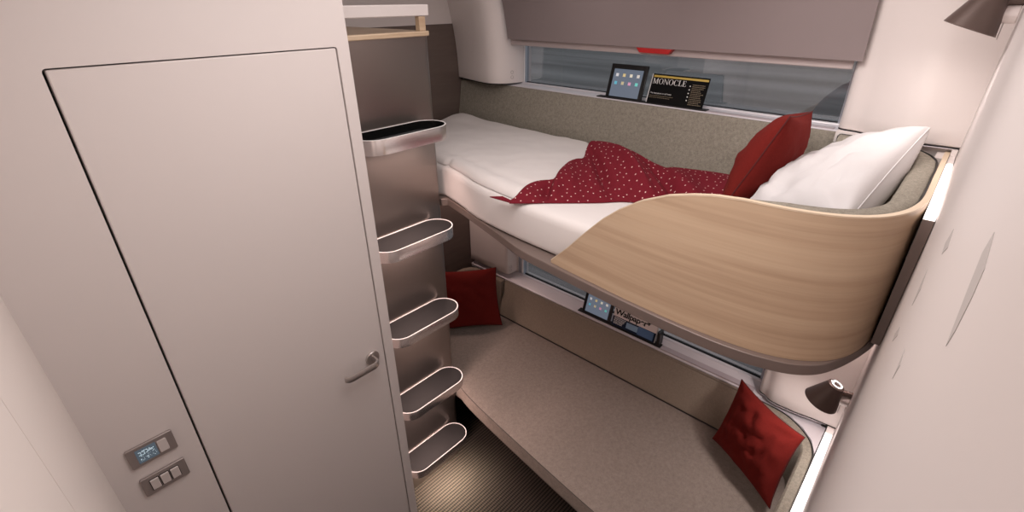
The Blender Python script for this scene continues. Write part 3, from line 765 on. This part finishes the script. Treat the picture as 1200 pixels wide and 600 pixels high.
pillow('cushion', [(1.725, 0.385, 0.475), (1.500, 0.085, 0.520), (1.655, 0.070, 0.775), (1.805, 0.352, 0.782)], 0.062, 'red', 'red square cushion in the near corner of the lower bench', seam='redseam', power=0.5, seed=8, quilt=0.0055, wr=0.012, pinch=0.10)
pillow('cushion', [(1.410, 1.905, 0.478), (1.715, 1.655, 0.478), (1.785, 1.765, 0.800), (1.500, 2.010, 0.800)], 0.060, 'red', 'red quilted cushion at the far end of the lower bench, behind the steps', seam='redseam', power=0.45, seed=11, quilt=0.005, wr=0.006, pinch=0.07)

# ------------------------------------------------------------------ lower bench
lb = empty('lower_bench', (1.5, 1.0, 0), 'brown-grey upholstered lower bench seat with low padded back', 'bench')
sf = [(1.206, 1.455), (1.188, 1.38), (1.166, 1.238), (1.13, 0.942), (1.109, 0.76), (1.091, 0.578), (1.075, 0.35), (1.07, 0.066)]
sfp = [(p.x, p.y) for p in smooth_path([(x, y, 0) for x, y in sf], 4)]
SEAT = [(PXR+0.014, YE-0.05), (PXR+0.014, 1.50)] + sfp + [(1.797, 0.066), (1.797, YE-0.05)]
rings = []
for d, z in ((-0.009, 0.3965), (-0.011, 0.399), (-0.005, 0.4590), (0.003, 0.4612), (0.05, 0.463)):
    rings.append([(x, y, z) for x, y in inset(SEAT, d)])
bm = bmesh.new(); loft(bm, rings); sc = finish('seat_cushion', bm, M['seat'], lb, ang=32)
bm = bmesh.new(); tube(bm, [(1.7985, 0.30, 0.4640), (1.7985, 1.76, 0.4640)], 0.0035, 6); finish('crease_shade', bm, M['piping'], sc)  # dark tube stands in for the shade in the seat crease
bm = bmesh.new(); tube(bm, [(x-0.003, y, 0.4602) for x, y in sfp], 0.0014, 6); finish('seat_seam', bm, M['piping'], sc)
bm = bmesh.new(); prism(bm, inset(SEAT, -0.006), 0.385, 0.3965); finish('seat_board', bm, M['tray'], lb)
boxo('base', M['tread'], 1.52, 1.86, 0.06, YE-0.006, 0.0, 0.3845, lb)
bm = bmesh.new(); prof = [(1.802, 0.44), (1.806, 0.50), (1.848, 0.668), (1.853, 0.678), (1.866, 0.682), (1.866, 0.44)]
loft(bm, [[(x, y, z) for x, z in prof] for y in (0.29, 0.293, 1.757, 1.760)]); finish('back_cushion', bm, M['felt_low'], lb, 0.004)
ep3 = smooth_path([(x, y, 0) for x, y in [(1.08, 0.024), (1.3, 0.024), (1.5, 0.024), (1.64, 0.026), (1.70, 0.032), (1.755, 0.055), (1.80, 0.098), (1.832, 0.15), (1.846, 0.20), (1.850, 0.284)]], 6)
ep4 = [Vector(p) for p in [(1.21, YE-0.004, 0), (1.60, YE-0.004, 0), (1.78, YE-0.006, 0), (1.83, YE-0.03, 0), (1.853, YE-0.07, 0), (1.860, 1.90, 0), (1.862, 1.765, 0)]]
for nm, pth, sgn, d1 in (('end_cushion', ep3, 1, 0.040), ('end_cushion', ep4, -1, 0.042)):
    A = offs(pth, 0); B = offs(pth, sgn*d1); rings = []
    for i, p in enumerate(pth):
        q = []
        for (f, z) in ((0, 0.405), (0, 0.678), (0.12, 0.684), (0.8, 0.683), (1, 0.672), (1.1, 0.405)):
            cc = A[i].lerp(B[i], f); q.append((cc.x, cc.y, z))
        rings.append(q)
    bm = bmesh.new(); loft(bm, rings); cu = finish(nm, bm, M['felt_low' if sgn < 0 else 'felt'], lb, ang=50)
    bm = bmesh.new(); tube(bm, [Vector(r[1])+Vector((0, 0, 0.005)) for r in rings], 0.002, 6); finish('piping', bm, M['piping'], cu)
# ledge between the end cushion and the right wall with its light strip
filler(0.40, 0.676, 'end_ledge', 'sill', lb, 1.05, 1.93, 0.0225)
filler(0.6762, 0.713, 'corner_ledge', 'column', lb, 1.841, 1.93, 0.0225)
filler(0.6765, 0.686, 'light_strip', 'wstrip', lb, 1.05, 1.84, 0.0225)
bm = bmesh.new(); pts = [(1.70, 0.0265), (1.76, 0.050), (1.805, 0.092), (1.838, 0.145), (1.853, 0.20), (1.857, 0.284), (1.867, 0.284), (1.867, 0.0265)]
prism(bm, pts, 0.655, 0.6845); finish('corner_ledge', bm, M['sill'], lb)
slot(0.6935, lb, 0.748, 1.235)
boxo('sill_groove', M['groove'], 1.873, 1.903, 0.310, 0.747, 0.688, 0.6958, lb)

# ------------------------------------------------------------------ tablets and magazines
def tablet(z, x0, ya, yb, label, H=0.135):
    """leans back from the sill: ya far edge, yb near edge"""
    t = empty('tablet', (x0, (ya+yb)/2, z), label, 'tablet')
    W = ya-yb; O = Vector((x0, ya, z)); X = Vector((0, -1, 0)); Y = Vector((0.30, 0, 1)).normalized()
    slabo('case', M['black'], O, X, Y, 0, W, 0, H, -0.008, 0, t, 0.002)
    scr = bpy.data.materials.get('tablet_screen')
    if not scr:
        scr, n, l, p = nt('tablet_screen')
        v = mapped(n, l, (1, 1, 1)); sp = n.new('ShaderNodeSeparateXYZ'); l.new(v, sp.inputs[0])
        p.inputs['Base Color'].default_value = (0.05, 0.06, 0.08, 1); p.inputs['Roughness'].default_value = 0.15
        p.inputs['Emission Color'].default_value = (0.21, 0.25, 0.32, 1); p.inputs['Emission Strength'].default_value = 0.5
    s = slabo('screen', scr, O, X, Y, 0.018, W-0.018, 0.004, H-0.020, 0.0002, 0.0010, t)
    rn = random.Random(3)
    cols = [(0.62, 0.62, 0.65), (0.62, 0.50, 0.25), (0.66, 0.63, 0.52), (0.60, 0.58, 0.55), (0.12, 0.42, 0.55), (0.50, 0.45, 0.28), (0.58, 0.28, 0.42), (0.15, 0.55, 0.50)]
    sw = W-0.036
    for k, c in enumerate(cols):
        m = bpy.data.materials.get('icon_%d' % k) or simple('icon_%d' % k, c, 0.4, emit=c, estr=0.45)
        cx = 0.018+sw*(0.14+0.24*(k % 4)); cy = H-0.044-0.032*(k//4); h = 0.0062
        slabo('app_icon', m, O, X, Y, cx-h, cx+h, cy-h, cy+h, 0.0011, 0.0016, s)
    return t
tablet(1.8240, 1.886, 1.180, 1.008, 'black tablet with a lit icon screen standing on the upper window sill')
tablet(0.7005, 1.886, 1.215, 1.040, 'black tablet with a lit icon screen standing on the lower window sill', 0.124)
gold = simple('gold_ink', (0.55, 0.38, 0.06), 0.4); whiteink = simple('white_ink', (0.75, 0.73, 0.72), 0.5); brownink = simple('brown_ink', (0.17, 0.13, 0.08), 0.6)
blackink = simple('black_ink', (0.012, 0.012, 0.013), 0.5); blue1 = simple('cover_blue', (0.06, 0.13, 0.27), 0.4); blue2 = simple('cover_pale_blue', (0.20, 0.33, 0.48), 0.4)
cream = simple('cover_cream', (0.66, 0.58, 0.56), 0.5); cblack = simple('cover_black', (0.004, 0.0035, 0.0035), 0.6); cnavy = simple('cover_navy', (0.015, 0.025, 0.05), 0.4)
for m_ in (cblack, cnavy, blackink): m_.node_tree.nodes['Principled BSDF'].inputs['Specular IOR Level'].default_value = 0.08
def serif(bm, ch, x, h, O, X, Y, z0, z1):
    """one serif capital of height h at x, returns advance"""
    T = h*0.16; t = h*0.06; s = h*0.05
    def R(a, b, c, d): quad_slab(bm, O, X, Y, x+a*h, x+b*h, c*h, d*h, z0, z1)
    def D(p, q, wd):
        (a, c), (b, d) = p, q; Xv = Vector(X).normalized(); Yv = Vector(Y).normalized(); Z = Xv.cross(Yv)
        pts = [(a-wd/2, c), (a+wd/2, c), (b+wd/2, d), (b-wd/2, d)]
        f = [[O+Xv*(x+u*h)+Yv*(v_*h)+Z*z for u, v_ in pts] for z in (z0, z1)]
        loft(bm, f)
    def arc(cx, cy, rx, ry, a0, a1, thick_side):
        Xv = Vector(X).normalized(); Yv = Vector(Y).normalized(); Z = Xv.cross(Yv); rings = []
        n = 22
        for k in range(n+1):
            a = radians(lerp(a0, a1, k/n)); th = 0.035+0.13*abs(cos(a))**1.6
            o_ = (cx+rx*cos(a), cy+ry*sin(a)); i_ = (cx+(rx-th)*cos(a), cy+(ry-0.045)*sin(a))
            rings.append([O+Xv*(x+u*h)+Yv*(v_*h)+Z*z for (u, v_), z in ((o_, z0), (o_, z1), (i_, z1), (i_, z0))])
        loft(bm, rings)
    if ch == 'M':
        R(.06, .11, 0, 1); R(.82, .98, 0, 1); R(0, .22, 0, .04); R(.74, 1.06, 0, .04); R(0, .22, .96, 1); R(.84, 1.06, .96, 1); D((.50, .02), (.13, .98), .15); D((.50, .02), (.84, .98), .06); return 1.16*h
    if ch == 'N':
        R(.07, .12, 0, 1); R(.80, .85, 0, 1); R(0, .22, 0, .04); R(0, .22, .96, 1); R(.70, .95, .96, 1); D((.80, .02), (.12, .98), .15); return 1.03*h
    if ch == 'O': arc(.45, .5, .45, .52, 0, 360, 0); return 1.0*h
    if ch == 'C': arc(.45, .5, .45, .52, 42, 318, 0); R(.76, .80, .68, .95); return .92*h
    if ch == 'L': R(.10, .25, 0, 1); R(0, .36, .96, 1); R(0, .68, 0, .04); R(.64, .69, 0, .28); return .76*h
    if ch == 'E': R(.10, .25, 0, 1); R(0, .66, .96, 1); R(0, .70, 0, .04); R(.2, .50, .48, .52); R(.62, .66, .76, 1); R(.66, .71, 0, .26); R(.48, .51, .40, .62); return .8*h
t = empty('magazine', (1.884, 0.86, 1.824), 'black magazine with a gold stripe leaning on the upper window beside the tablet', 'magazine')
O = Vector((1.878, 0.978, 1.8242)); X = Vector((0, -1, 0.0)); Y = Vector((0.34, 0, 1)).normalized(); W = 0.232; H = 0.112
slabo('pages', M['page'], O, X, Y, -0.0045, W-0.004, 0.001, H-0.001, -0.0100, -0.0008, t)
cv = slabo('cover', cblack, O, X, Y, 0, W, 0, H, -0.0007, 0.0005, t)
slabo('gold_stripe', gold, O, X, Y, 0.004, W-0.004, H-0.013, H-0.0055, 0.0006, 0.0010, cv)
bm = bmesh.new(); x = 0.006
for ch in 'MONOCLE':
    x += serif(bm, ch, x, 0.0205, O+Y*(H-0.038), X, Y, 0.0006, 0.0010) + 0.0005
finish('title', bm, whiteink, cv, smooth=False)
me = text_mesh('The best places to call home', 0.0078, 0.0002); frame_to_world(me, O+X*0.006+Y*0.036+X.cross(Y)*0.0008, X, Y); finish_me('headline', me, whiteink, cv, smooth=False)
rn = random.Random(9)
bm = bmesh.new()
for k, (yy, ln) in enumerate(((0.027, 0.100), (0.0205, 0.092))):
    x = 0.006
    while x < ln:
        w_ = rn.uniform(0.003, 0.009); quad_slab(bm, O, X, Y, x, x+w_, yy, yy+0.0022, 0.0006, 0.0009); x += w_+0.0016
finish('small_print', bm, brownink, cv, smooth=False)
bm = bmesh.new(); bmd = bmesh.new()
for k in range(12):
    yy = H-0.030-0.0066*k; x = 0.171; end = rn.uniform(0.205, 0.222)
    while x < end:
        w_ = rn.uniform(0.003, 0.008); quad_slab(bm, O, X, Y, x, min(x+w_, 0.224), yy, yy+0.0026, 0.0006, 0.0009); x += w_+0.0014
    if k % 2 == 1 and k < 10: quad_slab(bmd, O, X, Y, 0.160, 0.1645, yy, yy+0.004, 0.0006, 0.0009)
finish('side_column', bm, brownink, cv, smooth=False); finish('bullets', bmd, whiteink, cv, smooth=False)

t = empty('magazine', (1.884, 0.90, 0.698), 'magazine with a cream and blue cover leaning on the lower window beside the tablet', 'magazine')
O = Vector((1.880, 1.026, 0.7012)); Y = Vector((0.30, 0, 1)).normalized(); W = 0.240; H = 0.100
slabo('pages', M['page'], O, X, Y, 0.001, W+0.004, 0.001, H-0.001, -0.0100, -0.0008, t)
cv = slabo('cover', cnavy, O, X, Y, 0, W, 0, H, -0.0007, 0.0005, t)
slabo('cream_band', cream, O, X, Y, 0.0, W, H-0.050, H, 0.0006, 0.0009, cv)
me = text_mesh('Wallpaper*', 0.041, 0.0002, bold=0.0011, spacing=0.93)
xs = [v.co.x for v in me.vertices]; k = 0.200/(max(xs)-min(xs)); me.transform(Matrix.Diagonal((k, 1.0, 1, 1)))
frame_to_world(me, O+X*0.006+Y*(H-0.038)+X.cross(Y)*0.0012, X, Y); finish_me('title', me, blackink, cv, smooth=False)
slabo('cover_picture', blue1, O, X, Y, 0.145, W-0.010, 0.006, H-0.052, 0.0006, 0.0009, cv)
slabo('cover_picture', blue2, O, X, Y, 0.080, 0.144, 0.012, H-0.058, 0.0006, 0.0009, cv)
bm = bmesh.new()
for k in range(5):
    yy = H-0.058-0.0078*k; x = 0.008; end = 0.072-0.004*k
    while x < end:
        w_ = rn.uniform(0.004, 0.012); quad_slab(bm, O, X, Y, x, min(x+w_, end+0.002), yy, yy+0.0035, 0.0010, 0.0013); x += w_+0.002
finish('small_print', bm, whiteink, cv, smooth=False)
t = tag(boxo('book_end', M['black'], 1.874, 1.916, 0.757, 0.772, 0.6985, 0.775, None, 0.002), 'small black upright end stop beside the blue magazine on the lower sill', 'book end')

# ------------------------------------------------------------------ reading lamps
def reading_lamp():
    root = empty('reading_lamp', (1.6, 0.0, 1.03), 'brown cone reading lamp with lit ring cap, on wall above lower bench', 'reading lamp')
    rim = Vector((1.600, 0.064, 1.000)); top = Vector((1.606, 0.039, 1.080)); ax = (top-rim).normalized(); L = (top-rim).length
    bm = bmesh.new()
    lathe(bm, [(0.0, L+0.001), (0.021, L+0.001), (0.0255, L-0.0015), (0.0265, L-0.006), (0.0535, 0.0), (0.0520, 0.0), (0.0250, L-0.009), (0.0, L-0.009)], rim, ax, 48)
    bmesh.ops.remove_doubles(bm, verts=bm.verts, dist=1e-5)
    sh = finish('lamp_shade', bm, M['lampshade'], root, ang=30)
    bm = bmesh.new(); lathe(bm, [(0.0, 0.0), (0.034, 0.0), (0.034, 0.003), (0.0, 0.003)], rim+ax*0.026, ax, 32); bmesh.ops.remove_doubles(bm, verts=bm.verts, dist=1e-5); finish('bulb_diffuser', bm, M['glow'], sh)
    # touch ring on the cap: open ring with a small tick
    a = ax.orthogonal().normalized(); b = ax.cross(a); c0 = rim+ax*(L+0.0015)
    bm = bmesh.new(); rings = []
    for k in range(33):
        t_ = radians(70+320*k/32-20)
        rings.append([c0+(a*cos(t_)+b*sin(t_))*r_+ax*h for r_, h in ((0.0175, 0), (0.0175, 0.0012), (0.0125, 0.0012), (0.0125, 0))])
    loft(bm, rings)
    t_ = radians(40); d = a*cos(t_)+b*sin(t_); e = ax.cross(d)
    loft(bm, [[c0+d*r_+e*s_+ax*h for r_, s_ in ((0.009, -0.0016), (0.0195, -0.0016), (0.0195, 0.0016), (0.009, 0.0016))] for h in (0.0001, 0.0013)])
    finish('touch_ring', bm, M['ring'], sh, smooth=False)
    # mount: pale drum and dark stem to the wall, small pin below
    bm = bmesh.new(); lathe(bm, [(0.0, 0), (0.016, 0), (0.018, 0.002), (0.018, 0.028), (0.0, 0.028)], (1.612, yw(1.612, 1.03)+0.0005, 1.030), (0, 1, 0), 32); bmesh.ops.remove_doubles(bm, verts=bm.verts, dist=1e-5)
    mt = finish('wall_mount', bm, M['lampwhite'], root)
    bm = bmesh.new(); tube(bm, [(1.618, yw(1.618, 1.056)+0.0005, 1.056), (1.612, 0.012, 1.056), (1.608, 0.030, 1.053)], 0.0095, 14); finish('stem', bm, M['lampshade'], root)
    bm = bmesh.new(); tube(bm, [(1.602, 0.010, 1.014), (1.602, 0.010, 0.980)], 0.0012, 6); finish('pin', bm, M['nickel'], mt)
    return root
lamp = reading_lamp()
def copy_tree(o, parent=None):
    c = o.copy(); COL.objects.link(c); c.parent = parent
    for ch in [x for x in bpy.data.objects if x.parent == o]: copy_tree(ch, c)
    return c
lamp2 = copy_tree(lamp)
lamp2.location = lamp.location + Vector((0.0, -0.006, 1.133))
lamp2['label'] = 'brown cone reading lamp on the wall high above the white pillow'
def lamp_light(root, power, size=1.5):
    l = bpy.data.lights.new('lamp_light', 'SPOT'); l.energy = power; l.color = (1, 0.90, 0.86); l.spot_size = radians(150); l.spot_blend = 1.0; l.shadow_soft_size = 0.03
    o = bpy.data.objects.new('lamp_light', l); COL.objects.link(o)
    off = root.location - lamp.location
    o.location = Vector((1.599, 0.068, 0.998)) + off
    o.rotation_euler = Vector((-0.07, 0.31, -0.95)).to_track_quat('-Z', 'Y').to_euler()
lamp_light(lamp, 5.0); lamp_light(lamp2, 2.4)
